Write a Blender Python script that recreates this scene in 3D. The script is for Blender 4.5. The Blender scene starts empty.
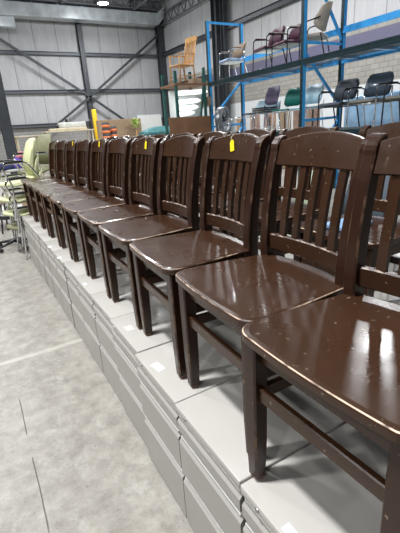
import bpy, bmesh, math, random
from mathutils import Vector, Matrix
R = math.radians
random.seed(7)
sc = bpy.context.scene
col = bpy.data.collections.new('warehouse'); sc.collection.children.link(col)

# ------------------------------------------------------------------ camera
H = .5759                                   # height of the cabinet tops
EYE = Vector((-.438, 0, H + .8856))
def camera():
    f, pi, ro, ya = 391.67, R(19.42), R(-3.86), R(-29.0)
    fw = Vector((math.sin(-ya), math.cos(ya), 0)); rt = Vector((math.cos(ya), -math.sin(-ya), 0)); up = Vector((0, 0, 1))
    fw2 = math.cos(pi)*fw - math.sin(pi)*up; up2 = math.sin(pi)*fw + math.cos(pi)*up
    r = math.cos(ro)*rt + math.sin(ro)*up2; u = -math.sin(ro)*rt + math.cos(ro)*up2
    cd = bpy.data.cameras.new('camera'); co = bpy.data.objects.new('camera', cd); col.objects.link(co)
    m = Matrix((r, u, -fw2)).transposed().to_4x4(); m.translation = EYE
    co.matrix_world = m
    cd.sensor_fit = 'VERTICAL'; cd.sensor_height = 36; cd.lens = 36*f/533
    cd.clip_start = .02; cd.clip_end = 200
    sc.camera = co
camera()

# ------------------------------------------------------------------ materials
M = {}
def mat(name, color, rough=.5, metal=0, noise=0, nscale=20, bump=0, bscale=60, coat=0, emit=None, estr=0, spec=.5, alpha=1, trans=0):
    m = bpy.data.materials.new(name); m.use_nodes = True
    nt = m.node_tree; b = nt.nodes['Principled BSDF']
    b.inputs['Base Color'].default_value = (*color, 1)
    b.inputs['Roughness'].default_value = rough; b.inputs['Metallic'].default_value = metal
    b.inputs['Coat Weight'].default_value = coat; b.inputs['Specular IOR Level'].default_value = spec
    b.inputs['Alpha'].default_value = alpha; b.inputs['Transmission Weight'].default_value = trans
    tc = nt.nodes.new('ShaderNodeTexCoord')
    if noise:
        n = nt.nodes.new('ShaderNodeTexNoise'); n.inputs['Scale'].default_value = nscale; n.inputs['Detail'].default_value = 6
        nt.links.new(tc.outputs['Object'], n.inputs['Vector'])
        r = nt.nodes.new('ShaderNodeValToRGB')
        r.color_ramp.elements[0].position = .3; r.color_ramp.elements[1].position = .7
        r.color_ramp.elements[0].color = (*[c*(1-noise) for c in color], 1)
        r.color_ramp.elements[1].color = (*[min(1, c*(1+noise)) for c in color], 1)
        nt.links.new(n.outputs['Fac'], r.inputs['Fac']); nt.links.new(r.outputs['Color'], b.inputs['Base Color'])
    if bump:
        n2 = nt.nodes.new('ShaderNodeTexNoise'); n2.inputs['Scale'].default_value = bscale; n2.inputs['Detail'].default_value = 3
        nt.links.new(tc.outputs['Object'], n2.inputs['Vector'])
        bp = nt.nodes.new('ShaderNodeBump'); bp.inputs['Strength'].default_value = bump; bp.inputs['Distance'].default_value = .01
        nt.links.new(n2.outputs['Fac'], bp.inputs['Height']); nt.links.new(bp.outputs['Normal'], b.inputs['Normal'])
    if emit:
        b.inputs['Emission Color'].default_value = (*emit, 1); b.inputs['Emission Strength'].default_value = estr
    M[name] = m
    return m
class NT:
    def __init__(s, m): s.t = m.node_tree; s.b = s.t.nodes['Principled BSDF']; s.tc = s.t.nodes.new('ShaderNodeTexCoord')
    def n(s, kind, **kw):
        q = s.t.nodes.new('ShaderNode'+kind)
        for k, v in kw.items():
            if k in q.inputs.keys(): q.inputs[k].default_value = v
            else: setattr(q, k, v)
        return q
    def l(s, a, b): s.t.links.new(a, b)
    def noise(s, scale, detail=4, vec=None, rough=.5):
        q = s.n('TexNoise', Scale=scale, Detail=detail, Roughness=rough); s.l(vec or s.tc.outputs['Object'], q.inputs['Vector']); return q.outputs['Fac']
    def math(s, op, a, b=None, clamp=False):
        q = s.t.nodes.new('ShaderNodeMath'); q.operation = op; q.use_clamp = clamp
        for i, v in enumerate((a, b)):
            if v is None: continue
            if isinstance(v, (int, float)): q.inputs[i].default_value = v
            else: s.l(v, q.inputs[i])
        return q.outputs[0]
    def ramp(s, fac, a, b):
        q = s.n('MapRange'); q.inputs['From Min'].default_value = a; q.inputs['From Max'].default_value = b; s.l(fac, q.inputs['Value']); return q.outputs[0]
    def mix(s, fac, a, b):
        q = s.t.nodes.new('ShaderNodeMix'); q.data_type = 'RGBA'
        if isinstance(fac, (int, float)): q.inputs[0].default_value = fac
        else: s.l(fac, q.inputs[0])
        for i, v in ((6, a), (7, b)):
            if isinstance(v, tuple): q.inputs[i].default_value = (*v, 1)
            else: s.l(v, q.inputs[i])
        return q.outputs[2]
    def xyz(s, out='Object'):
        q = s.n('SeparateXYZ'); s.l(s.tc.outputs[out], q.inputs[0]); return q.outputs

def wood_dark():
    m = mat('dark_wood', (.03, .014, .009), .3); q = NT(m)
    q.b.inputs['Coat Weight'].default_value = .18; q.b.inputs['Coat Roughness'].default_value = .10; q.b.inputs['Specular IOR Level'].default_value = .36
    info = q.n('ObjectInfo')
    vec = q.n('VectorMath', operation='ADD'); q.l(q.tc.outputs['Object'], vec.inputs[0]); 
    rn = q.n('VectorMath', operation='SCALE'); rn.inputs[0].default_value = (9, 5, 7); q.l(info.outputs['Random'], rn.inputs['Scale']); q.l(rn.outputs[0], vec.inputs[1])
    v = vec.outputs[0]
    base = q.mix(q.noise(6, 4, v), (.026, .0110, .0050), (.047, .0200, .0095))
    chips = q.ramp(q.noise(75, 2, v, .4), .715, .745)                # small pale chips, some painted in for tiny highlights
    st = q.n('Mapping'); st.inputs['Scale'].default_value = (14, 60, 14); st.inputs['Rotation'].default_value = (0, 0, .7); q.l(v, st.inputs['Vector'])
    scr = q.math('MULTIPLY', q.ramp(q.noise(1, 2, st.outputs[0]), .70, .76), .35)
    c = q.mix(q.math('MULTIPLY', chips, .5), base, (.30, .24, .19)); c = q.mix(scr, c, (.16, .11, .08))
    q.l(c, q.b.inputs['Base Color'])
    q.l(q.math('ADD', q.math('MULTIPLY', q.ramp(q.noise(10, 6, v, .6), .25, .75), .17), .22), q.b.inputs['Roughness'])
    bp = q.n('Bump', Strength=.10, Distance=.01); q.l(q.noise(11, 2, v), bp.inputs['Height']); q.l(bp.outputs[0], q.b.inputs['Normal'])
    # worn edge: bare wood showing along the rim
    m = mat('worn_edge', (.5, .35, .25), .5); q = NT(m)
    info = q.n('ObjectInfo')
    vec = q.n('VectorMath', operation='ADD'); q.l(q.tc.outputs['Object'], vec.inputs[0])
    rn = q.n('VectorMath', operation='SCALE'); rn.inputs[0].default_value = (4, 8, 3); q.l(info.outputs['Random'], rn.inputs['Scale']); q.l(rn.outputs[0], vec.inputs[1])
    f = q.math('MULTIPLY', q.ramp(q.noise(9, 3, vec.outputs[0], .6), .40, .58), q.ramp(q.noise(45, 3, vec.outputs[0], .5), .28, .5))
    q.l(q.mix(f, (.045, .02, .012), (.60, .45, .33)), q.b.inputs['Base Color'])
    # legs: worn tips and a light rub down the arris
    m = mat('rail_wear', (.05, .025, .018), .4); q = NT(m)
    q.l(q.mix(q.math('MULTIPLY', q.ramp(q.noise(30, 4, None, .6), .50, .62), .7), (.040, .017, .010), (.42, .32, .25)), q.b.inputs['Base Color'])
    m = mat('arris_wear', (.05, .025, .018), .4); q = NT(m)
    q.l(q.mix(q.math('MULTIPLY', q.ramp(q.noise(13, 5, None, .65), .50, .68), .5), (.036, .015, .009), (.34, .20, .11)), q.b.inputs['Base Color'])
    m = mat('leg_wood', (.03, .014, .009), .32); q = NT(m)
    z = q.xyz()[2]
    tip = q.math('MULTIPLY', q.math('SUBTRACT', 1, q.ramp(z, .004, .014)), q.ramp(q.noise(70, 3), .3, .5))
    chips = q.ramp(q.noise(42, 2), .72, .76)
    q.b.inputs['Specular IOR Level'].default_value = .3
    base = q.mix(q.noise(7, 4), (.021, .0080, .0042), (.036, .0148, .0078))
    c = q.mix(q.math('MULTIPLY', chips, .7), base, (.3, .2, .13)); c = q.mix(q.math('MULTIPLY', tip, .8), c, (.35, .18, .09))
    q.l(c, q.b.inputs['Base Color'])
    q.b.inputs['Coat Weight'].default_value = .08; q.b.inputs['Coat Roughness'].default_value = .15
wood_dark()

def concrete():
    m = mat('concrete', (.4, .39, .36), .5); q = NT(m); v = q.xyz()
    a = q.mix(q.ramp(q.noise(1.3, 5, None, .6), .32, .68), (.21, .193, .165), (.34, .32, .285))
    b = q.mix(q.ramp(q.noise(11, 9, None, .72), .34, .66), (.155, .142, .122), (.41, .39, .35))
    c = q.mix(.55, a, b)
    c = q.mix(q.math('MULTIPLY', q.ramp(q.noise(75, 4, None, .6), .60, .68), .6), c, (.10, .09, .08))
    c = q.mix(q.math('MULTIPLY', q.ramp(q.noise(2.6, 9, None, .8), .56, .63), .5), c, (.13, .12, .10))
    c = q.mix(q.math('MULTIPLY', q.ramp(q.noise(5.2, 8, None, .75), .57, .66), .55), c, (.47, .455, .42))
    # pale filled saw cut across the aisle at y = 2.78
    wob = q.math('MULTIPLY', q.math('SUBTRACT', q.noise(5, 3), .5), .03)
    dy = q.math('ABSOLUTE', q.math('SUBTRACT', q.math('ADD', v[1], wob), 2.775))
    c = q.mix(q.math('MULTIPLY', q.math('SUBTRACT', 1, q.ramp(dy, .008, .035)), .45), c, (.56, .54, .49))
    # thin dark scratches along the aisle
    dx = q.math('ABSOLUTE', q.math('ADD', q.math('ADD', v[0], .474), q.math('MULTIPLY', q.math('SUBTRACT', q.noise(3, 2), .5), .02)))
    seg = q.math('MULTIPLY', q.ramp(v[1], 1.25, 1.33), q.math('SUBTRACT', 1, q.ramp(v[1], 2.25, 2.32)))
    gap = q.ramp(q.math('ABSOLUTE', q.math('SUBTRACT', v[1], 1.84)), .08, .10)
    s = q.math('MULTIPLY', q.math('MULTIPLY', seg, gap), q.math('SUBTRACT', 1, q.ramp(dx, .0015, .004)))
    c = q.mix(q.math('MULTIPLY', s, .9), c, (.04, .035, .03))
    q.l(c, q.b.inputs['Base Color'])
    q.l(q.math('ADD', q.math('MULTIPLY', q.noise(4, 6), .3), .32), q.b.inputs['Roughness'])
    bp = q.n('Bump', Strength=.15, Distance=.01); q.l(q.noise(40, 5), bp.inputs['Height']); q.l(bp.outputs[0], q.b.inputs['Normal'])
concrete()

def wall_material(name, axis, block_top):
    """white quilted insulation above, painted concrete block below block_top; axis = the horizontal one"""
    m = mat(name, (.5, .5, .5), .6); q = NT(m); v = q.xyz(); h = v[axis]
    cmb = q.n('CombineXYZ'); q.l(h, cmb.inputs[0]); q.l(v[2], cmb.inputs[1])
    br = q.n('TexBrick', Scale=1.0); br.inputs['Brick Width'].default_value = .4; br.inputs['Row Height'].default_value = .2; br.inputs['Mortar Size'].default_value = .012
    br.inputs['Color1'].default_value = (.30, .285, .255, 1); br.inputs['Color2'].default_value = (.25, .238, .215, 1); br.inputs['Mortar'].default_value = (.15, .145, .135, 1)
    q.l(cmb.outputs[0], br.inputs['Vector'])
    blk = br.outputs['Color']
    if axis == 1:      # right wall: white painted below 2.7 m
        blk = q.mix(q.math('SUBTRACT', 1, q.ramp(v[2], 2.70, 2.72)), blk, (.55, .57, .58))
    else: blk = q.mix(.3, blk, (.3, .31, .32))
    # sheets 1.45 m wide: seam lines, soft vertical wrinkles
    per = q.math('ABSOLUTE', q.math('SUBTRACT', q.math('FRACT', q.math('DIVIDE', h, 1.45)), .5))
    seam = q.math('SUBTRACT', 1, q.ramp(per, .010, .022))
    mp = q.n('Mapping'); mp.inputs['Scale'].default_value = (1.6, 1.6, .35); q.l(q.tc.outputs['Object'], mp.inputs['Vector'])
    wr = q.noise(2.2, 5, mp.outputs[0], .6)
    sheet = q.mix(q.ramp(wr, .3, .7), (.37, .37, .38), (.45, .45, .46))
    sheet = q.mix(q.math('MULTIPLY', seam, .75), sheet, (.17, .17, .18))
    top = q.ramp(v[2], block_top-.01, block_top+.01)
    q.l(q.mix(top, blk, sheet), q.b.inputs['Base Color'])
    bp = q.n('Bump', Strength=.25, Distance=.10)
    q.l(q.math('ADD', wr, q.math('MULTIPLY', q.ramp(per, 0, .12), .6)), bp.inputs['Height']); q.l(bp.outputs[0], q.b.inputs['Normal'])
    return m
wall_material('wall_back_finish', 0, 2.3)
wall_material('wall_right_finish', 1, 4.93)

mat('ceiling_deck', (.34, .35, .36), .6, noise=.15, nscale=2)
mat('dark_steel', (.045, .05, .058), .45, .2, noise=.2, nscale=4)
mat('joist_steel', (.13, .135, .145), .5, .2)
mat('girt_steel', (.10, .11, .125), .5, .2)
mat('galvanized', (.62, .66, .68), .28, .6, noise=.25, nscale=1.5, bump=.1, bscale=3)
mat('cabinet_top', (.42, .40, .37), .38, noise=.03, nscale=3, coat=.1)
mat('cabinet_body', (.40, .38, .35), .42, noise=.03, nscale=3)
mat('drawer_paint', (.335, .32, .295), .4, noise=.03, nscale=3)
mat('lip_highlight', (.62, .60, .56), .35, 0)  # paler than the drawers: the lip's highlight is put into its colour
mat('shadow_gap', (.05, .05, .05), .7)
mat('lock_metal', (.35, .35, .36), .3, .9)
mat('sticker', (.80, .82, .82), .5, noise=.08, nscale=120)
mat('sticker_yellow', (.72, .76, .55), .5)
mat('tag_yellow', (.95, .72, .01), .5)
mat('string', (.8, .75, .6), .8)
mat('rack_blue', (.045, .37, .80), .35, noise=.12, nscale=6, coat=.2)
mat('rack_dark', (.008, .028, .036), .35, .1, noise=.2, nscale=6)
mat('wire', (.45, .48, .50), .3, .9)
mat('chrome', (.75, .76, .78), .12, 1)
mat('black_frame', (.015, .015, .017), .35)
mat('black_plastic', (.02, .02, .022), .4)
mat('green_fabric', (.60, .61, .36), .6, noise=.06, nscale=30)
mat('khaki_fabric', (.20, .20, .11), .6, noise=.1, nscale=30)
mat('navy', (.02, .03, .10), .8, noise=.3, nscale=12)
mat('purple_cloth', (.10, .06, .28), .8, noise=.3, nscale=12)
mat('pink', (.55, .18, .22), .8, noise=.3, nscale=25)
mat('orange', (.75, .22, .03), .6, noise=.2, nscale=15)
mat('tan_paint', (.55, .48, .35), .5, noise=.1, nscale=6)
mat('tan_fabric', (.25, .18, .12), .8, noise=.35, nscale=60)
mat('beige_fabric', (.40, .34, .28), .7, noise=.1, nscale=40)
mat('maroon', (.075, .02, .045), .7, noise=.3, nscale=60)
mat('blue_stripe', (.30, .42, .60), .7, noise=.4, nscale=9)
mat('pale_under', (.55, .56, .52), .6, noise=.15, nscale=9)
mat('purple_shell', (.20, .17, .27), .6, noise=.15, nscale=80)
mat('band_paint', (.10, .095, .16), .6)
mat('tube_glow', (.9, .9, .9), .4, emit=(.92, 1, .97), estr=1.6)
mat('teal_shell', (.01, .16, .13), .5, noise=.2, nscale=60)
mat('pale_blue_shell', (.42, .60, .70), .45)
mat('slate_fabric', (.055, .07, .09), .75, noise=.15, nscale=80)
mat('olive_fabric', (.14, .14, .12), .75, noise=.15, nscale=80)
mat('blue_leather', (.05, .075, .11), .25, coat=.3)
mat('white_frame', (.7, .74, .74), .3, .2)
mat('pine', (.55, .30, .10), .45, noise=.15, nscale=8)
mat('plywood', (.22, .11, .055), .55, noise=.2, nscale=3)
mat('cardboard', (.36, .25, .16), .8, noise=.12, nscale=10)
mat('panel_wood', (.42, .27, .20), .6, noise=.2, nscale=6)
mat('blue_wrap', (.34, .52, .70), .22, noise=.12, nscale=6, bump=.4, bscale=12, coat=.3)
mat('white_wrap', (.78, .82, .82), .25, noise=.06, nscale=6, bump=.3, bscale=14)
mat('teal_frame', (.02, .10, .09), .45, noise=.3, nscale=8)
mat('yellow_paint', (.85, .52, .01), .45)
mat('barrel_orange', (.65, .16, .04), .5)
mat('barrel_black', (.03, .03, .03), .5)
mat('white_board', (.60, .62, .60), .4)
mat('teal_cloth', (.04, .16, .17), .6, noise=.3, nscale=5)
mat('leaf_green', (.30, .50, .05), .6, noise=.3, nscale=20)
mat('lime', (.32, .60, .03), .5, noise=.1, nscale=20)
mat('sage', (.30, .36, .26), .6)
mat('white_cloth', (.55, .55, .54), .8, noise=.1, nscale=8)
mat('light_blue_card', (.25, .42, .65), .5)
mat('fan_steel', (.30, .31, .33), .35, .7)
mat('lamp_lens', (.9, .9, .9), .4, emit=(.93, .97, 1), estr=14)
mat('lamp_housing', (.3, .31, .32), .4, .5)

# ------------------------------------------------------------------ mesh helper
class MB:
    def __init__(s): s.v = []; s.f = []; s.mi = []; s.sm = []
    def add(s, vs, fs, mi=0, smooth=False):
        o = len(s.v); s.v += [tuple(p) for p in vs]
        for f in fs: s.f.append([o+i for i in f]); s.mi.append(mi); s.sm.append(smooth)
        return s
    def box(s, x0, x1, y0, y1, z0, z1, mi=0, bev=0):
        if bev:
            return s.rbox(x0, x1, y0, y1, z0, z1, bev, mi)
        vs = [(x, y, z) for z in (z0, z1) for y in (y0, y1) for x in (x0, x1)]
        return s.add(vs, [(0,2,3,1),(4,5,7,6),(0,1,5,4),(2,6,7,3),(0,4,6,2),(1,3,7,5)], mi)
    def rbox(s, x0, x1, y0, y1, z0, z1, b, mi=0, n=1):
        bm = bmesh.new(); bmesh.ops.create_cube(bm, size=1)
        for v in bm.verts:
            v.co = Vector(((x0+x1)/2+v.co.x*(x1-x0), (y0+y1)/2+v.co.y*(y1-y0), (z0+z1)/2+v.co.z*(z1-z0)))
        bmesh.ops.bevel(bm, geom=bm.edges[:], offset=b, segments=n, affect='EDGES', profile=.5)
        bm.verts.index_update()
        s.add([v.co for v in bm.verts], [[v.index for v in f.verts] for f in bm.faces], mi, n > 1); bm.free(); return s
    def loft(s, rings, mi=0, closed=True, cap=True, smooth=False):
        n = len(rings[0]); vs = [p for r in rings for p in r]; fs = []
        for i in range(len(rings)-1):
            for j in range(n if closed else n-1):
                k = (j+1) % n; fs.append((i*n+j, i*n+k, (i+1)*n+k, (i+1)*n+j))
        o = len(s.f); s.add(vs, fs, mi, smooth)
        if cap: 
            b = len(s.v)-len(vs)
            s.f.append([b+i for i in reversed(range(n))]); s.mi.append(mi); s.sm.append(False)
            s.f.append([b+(len(rings)-1)*n+i for i in range(n)]); s.mi.append(mi); s.sm.append(False)
        return s
    def tube(s, pts, r, n=8, mi=0, closed=False, caps=True):
        pts = [Vector(p) for p in pts]; rs = r if isinstance(r, (list, tuple)) else [r]*len(pts)
        rings = []; prev = None; N = len(pts)
        for i, p in enumerate(pts):
            a = pts[(i-1) % N] if (i > 0 or closed) else p; b = pts[(i+1) % N] if (i < N-1 or closed) else p
            t = (b-a).normalized()
            if prev is None: up = Vector((0, 0, 1)) if abs(t.z) < .9 else Vector((1, 0, 0)); u = t.cross(up).normalized()
            else: u = (prev - t*prev.dot(t)).normalized()
            prev = u; w = t.cross(u)
            rings.append([p+(u*math.cos(2*math.pi*k/n)+w*math.sin(2*math.pi*k/n))*rs[i] for k in range(n)])
        if closed: rings.append(rings[0])
        return s.loft(rings, mi, True, caps and not closed, True)
    def bar(s, a, b, w, h, mi=0, up=(0, 0, 1)):
        a = Vector(a); b = Vector(b); t = (b-a).normalized(); u = Vector(up)
        if abs(t.dot(u)) > .98: u = Vector((1, 0, 0))
        x = t.cross(u).normalized(); y = x.cross(t)
        q = lambda p: [p+x*sx*w/2+y*sy*h/2 for sx, sy in ((-1,-1),(1,-1),(1,1),(-1,1))]
        return s.loft([q(a), q(b)], mi)
    def lathe(s, prof, n=24, mi=0, c=(0, 0, 0)):
        rings = [[(c[0]+r*math.cos(2*math.pi*k/n), c[1]+r*math.sin(2*math.pi*k/n), c[2]+z) for k in range(n)] for r, z in prof]
        return s.loft(rings, mi, True, True, True)
    def xf(s, m):
        s.v = [tuple(m @ Vector(p)) for p in s.v]; return s
    def build(s, name, mats, parent=None, loc=None, rz=0):
        me = bpy.data.meshes.new(name); me.from_pydata([tuple(p) for p in s.v], [], s.f)
        for m in (mats if isinstance(mats, (list, tuple)) else [mats]): me.materials.append(M[m])
        for p, mi, sm in zip(me.polygons, s.mi, s.sm): p.material_index = mi; p.use_smooth = sm
        bm = bmesh.new(); bm.from_mesh(me); bmesh.ops.recalc_face_normals(bm, faces=bm.faces[:]); bm.to_mesh(me); bm.free()
        me.update()
        o = bpy.data.objects.new(name, me); col.objects.link(o)
        if parent: o.parent = parent
        if loc is not None: o.location = loc
        if rz: o.rotation_euler = (0, 0, rz)
        return o
def smooth_path(pts, r=.03, n=4):
    """round the corners of a polyline"""
    P = [Vector(p) for p in pts]; out = [P[0]]
    for i in range(1, len(P)-1):
        a, b, c = P[i-1], P[i], P[i+1]
        d = min(r, (a-b).length*.45, (c-b).length*.45)
        p0 = b+(a-b).normalized()*d; p1 = b+(c-b).normalized()*d
        for k in range(n+1):
            t = k/n; out.append(p0*(1-t)**2 + b*2*t*(1-t) + p1*t*t)
    return out + [P[-1]]
def tag(o, label, cat, group=None, kind=None):
    o['label'] = label; o['category'] = cat
    if group: o['group'] = group
    if kind: o['kind'] = kind
    return o
def thing(name, label, cat, loc=(0, 0, 0), rz=0, group=None):
    o = bpy.data.objects.new(name, None); col.objects.link(o); o.empty_display_size = .1
    o.location = loc; o.rotation_euler = (0, 0, rz); return tag(o, label, cat, group)
def dup(o, parent=None):
    kids = list(o.children); c = o.copy(); col.objects.link(c)
    if parent: c.parent = parent
    for k in kids: dup(k, c)
    return c
def struct(o): o['kind'] = 'structure'; return o

# ------------------------------------------------------------------ the building
XW, YW, ZC = 14.15, 30.0, 9.6
struct(MB().box(-14, XW+.3, -9, YW+.3, -.2, 0).build('floor', 'concrete'))
struct(MB().box(-14, XW+.3, YW, YW+.25, 0, ZC+.6).build('wall_back', 'wall_back_finish'))
struct(MB().box(XW, XW+.25, -9, YW, 0, ZC+.6).build('wall_right', 'wall_right_finish'))
cb = MB().box(-14, XW+.3, -9, YW+.3, ZC+.6, ZC+.75)
for i in range(60):                                   # ribs of the metal roof deck
    y = -8.5+i*.64; cb.box(-14, XW, y, y+.2, ZC+.54, ZC+.6)
struct(cb.build('ceiling', 'ceiling_deck'))
struct(MB().box(XW-.04, XW, -9, 23.0, 4.08, 4.58).build('trim_1', 'band_paint'))       # dark band along the right wall

def beam(name, a, b, w, h, m, label, cat='steel beam', group=None, flange=True):
    a = Vector(a); b = Vector(b); t = (b-a).normalized(); up = Vector((0, 0, 1))
    if abs(t.z) > .9: up = Vector((0, 1, 0))
    x = t.cross(up).normalized(); y = x.cross(t)
    mb = MB(); mb.bar(a, b, w*.12, h*.98, up=y)
    for s in (-1, 1): mb.bar(a+y*s*(h/2-.012), b+y*s*(h/2-.012), w, .024, up=y)
    o = mb.build(name, m); return tag(o, label, cat, group)
# horizontal girts across the back wall
for z, w in ((2.33, 'lowest, resting just above the concrete block'), (4.42, 'middle one, crossing behind the diagonal braces'), (6.72, 'topmost, running under the silver duct')):
    beam('wall_girt', (-13, YW-.16, z), (XW-.1, YW-.16, z), .2, .2, 'girt_steel', 'grey horizontal back wall girt, '+w, 'wall girt', 'girts across the back wall')
beam('wall_girt', (XW-.16, 6.0, 6.75), (XW-.16, YW-.3, 6.75), .2, .26, 'dark_steel', 'dark horizontal girt high on the right wall above the racks', 'wall girt', 'girts along the right wall')
beam('wall_girt', (XW-.16, 23.1, 4.5), (XW-.16, YW-.3, 4.5), .2, .22, 'dark_steel', 'short dark girt low on the right wall beside the corner', 'wall girt', 'girts along the right wall')
# columns
def column(x, y, z1, w, d, label, alongx=False, m='dark_steel'):
    mb = MB()
    if alongx:
        for s in (-1, 1): mb.box(-w/2, w/2, s*d/2-.015, s*d/2+.015, 0, z1)
        mb.box(-.012, .012, -d/2, d/2, 0, z1)
    else:
        for s in (-1, 1): mb.box(s*w/2-.015, s*w/2+.015, -d/2, d/2, 0, z1)
        mb.box(-w/2, w/2, -.012, .012, 0, z1)
    o = mb.build('steel_column', m, loc=(x, y, 0))
    p = MB().box(-w/2-.08, w/2+.08, -d/2-.08, d/2+.08, 0, .03).build('base_plate', m, o)
    return tag(o, label, 'column', 'steel columns of the building')
column(8.04, YW-.25, ZC, .32, .3, 'dark steel column in the middle of the back wall where the braces cross', True)
column(14.0-.1, YW-.4, ZC, .5, .45, 'dark steel column in the far right corner of the building', True)
column(XW-.3, 21.9, ZC, .35, .5, 'tall dark steel column on the right wall beyond the blue rack', True)
column(XW-.3, 21.1, ZC, .28, .3, 'slimmer dark column on the right wall just behind the blue rack upright', True)
column(1.06, 16, ZC, .34, .34, 'dark free-standing column at the left edge behind the pale green chairs', True)
# cross braces on the back wall
def brace(a, b, label):
    mb = MB().bar(a, b, .14, .16, up=(0, 1, 0)); return tag(mb.build('cross_brace', 'dark_steel'), label, 'brace', 'diagonal braces on the back wall')
yb = YW-.62
brace((8.04, yb, 4.0), (.2, yb, 9.2), 'diagonal brace rising from the middle column to the upper left')
brace((8.04, yb, 4.0), (14.1, yb, 8.35), 'diagonal brace rising from the middle column to the far right corner')
brace((8.04, yb, 4.0), (3.4, yb, .9), 'diagonal brace falling from the middle column to the lower left')
brace((8.04, yb, 4.0), (12.4, yb, .9), 'diagonal brace falling from the middle column to the lower right')
# gusset + eave beam
tag(MB().box(2-16, XW, YW-.42, YW-.05, 9.3, 9.6).build('eave_beam', 'dark_steel'), 'dark beam along the top of the back wall above the duct', 'steel beam')
tag(MB().add([(XW-.15, YW-.72, 8.2), (XW-2.2, YW-.72, 9.3), (XW-.15, YW-.72, 9.6), (XW-2.2, YW-.72, 9.6), (XW-.15, YW-.66, 8.2), (XW-2.2, YW-.66, 9.3), (XW-.15, YW-.66, 9.6), (XW-2.2, YW-.66, 9.6)],
    [(0,1,3,2),(4,6,7,5),(0,4,5,1),(2,3,7,6),(0,2,6,4),(1,5,7,3)]).build('haunch_plate', 'dark_steel'), 'dark haunch plate at the top of the corner column', 'steel plate')
# duct
d = thing('air_duct', 'long silver sheet metal duct high along the back wall', 'duct', (0, YW-1.25, 8.42))
MB().rbox(-14, 13.25, -.45, .35, 0, .72, .03).build('duct_run', 'galvanized', d)
for i in range(18): MB().box(-13+i*1.5, -12.96+i*1.5, -.475, .375, -.02, .74).build('joint_flange', 'galvanized', d)
e = MB(); e.loft([[(13.25, -.45, 0), (13.25, .35, 0), (13.25, .35, .72), (13.25, -.45, .72)], [(13.75, -.4, .5), (13.75, .3, .5), (13.75, .3, 1.1), (13.75, -.4, 1.1)]]).build('duct_elbow', 'galvanized', d)
o = tag(MB().rbox(1.6, 3.95, YW-1.4, YW-.95, 7.86, 8.42, .03).build('duct_branch', 'galvanized'), 'short pale duct end hanging below the main duct at the left edge', 'duct')

# roof joists (open web)
def joist(name, a, b, h, n, label, group):
    a = Vector(a); b = Vector(b); mb = MB(); up = Vector((0, 0, h))
    mb.bar(a, b, .12, .07); mb.bar(a+up, b+up, .12, .08)
    for i in range(n):
        p = a.lerp(b, i/n); q = a.lerp(b, (i+.5)/n)+up; r = a.lerp(b, (i+1)/n)
        mb.bar(p, q, .05, .05); mb.bar(q, r, .05, .05)
    return tag(mb.build(name, 'joist_steel'), label, 'roof truss', group)
for i, x in enumerate((XW-.35, 11.6, 9.2, 6.8, 4.4, 2.0)):
    w = ['nearest the right wall', 'second from the right wall', 'third from the right wall', 'fourth from the right wall', 'fifth from the right wall', 'sixth from the right wall'][i]
    joist('roof_joist', (x, 8, 8.55 if i == 0 else 9.25), (x, YW-.6, 8.55 if i == 0 else 9.25), .65, 22, 'dark open-web roof joist running away from the viewer, '+w, 'joists running the length of the roof')
for i, y in enumerate((28.4, 25.2, 22.0)):
    w = ['directly in front of the silver duct', 'second from the back wall', 'third from the back wall'][i]
    joist('roof_truss', (-10, y, 9.32), (XW-.4, y, 9.32), .75, 26, 'dark zigzag roof truss crossing the ceiling, '+w, 'trusses crossing the roof')

# high-bay lamps
def lamp_thing(x, y, z, label):
    t = thing('high_bay_lamp', label, 'ceiling lamp', (x, y, z), 0, 'high-bay lamps under the roof')
    MB().lathe([(.02, .42), (.12, .40), (.14, .28), (.30, .06), (.32, 0)], 24).build('lamp_shade', 'lamp_housing', t)
    MB().lathe([(.30, -.01), (.30, .012)], 24).build('lens', 'lamp_lens', t)
    MB().tube([(0, 0, .42), (0, 0, 9.5-z)], .012, 6).build('hanger', 'black_frame', t)
    return t
lamp_thing(8.30, 25.05, 8.5, 'bright high-bay lamp hanging under the roof near the silver duct')

# ------------------------------------------------------------------ lights
def area(name, loc, size, power, color=(.97, .985, 1), rot=(0, 0, 0), shape='DISK', sy=None):
    l = bpy.data.lights.new(name, 'AREA'); l.shape = shape; l.size = size
    if sy: l.size_y = sy
    l.energy = power; l.color = color
    o = bpy.data.objects.new(name, l); col.objects.link(o); o.location = loc; o.rotation_euler = rot; return o
for (x, y, p) in ((-1.9, 1.6, 1020), (-3.2, 9.5, 560), (-2.0, 17.5, 420), (8.30, 24.4, 700), (1.5, 24, 450), (3.4, 10.5, 240), (9.3, 13.8, 760), (10.4, 7.3, 640), (4.5, -5, 60), (-6.5, 3.5, 620), (-6, -3, 300), (3.0, 16, 420)):  # lamps farthest left are added to brighten the floor and drawer fronts
    area('bay_and_fill_light', (x, y, 7.95), .62, p)

for (x, y, z, p) in ((8.3, 25.05, 8.3, 480), (3.0, 23.5, 8.2, 300), (-3, 16, 8.2, 250), (9.5, 12, 8.2, 250)):  # first is the hanging lamp's glow; the rest are added to lighten the roof
    l = bpy.data.lights.new('roof_fill_glow', 'POINT'); l.energy = p; l.shadow_soft_size = .3; l.color = (.95, .98, 1)
    o = bpy.data.objects.new('roof_fill_glow', l); col.objects.link(o); o.location = (x, y, z)
w = bpy.data.worlds.new('world'); sc.world = w; w.use_nodes = True
w.node_tree.nodes['Background'].inputs['Color'].default_value = (.80, .88, 1, 1)
w.node_tree.nodes['Background'].inputs['Strength'].default_value = .05

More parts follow.
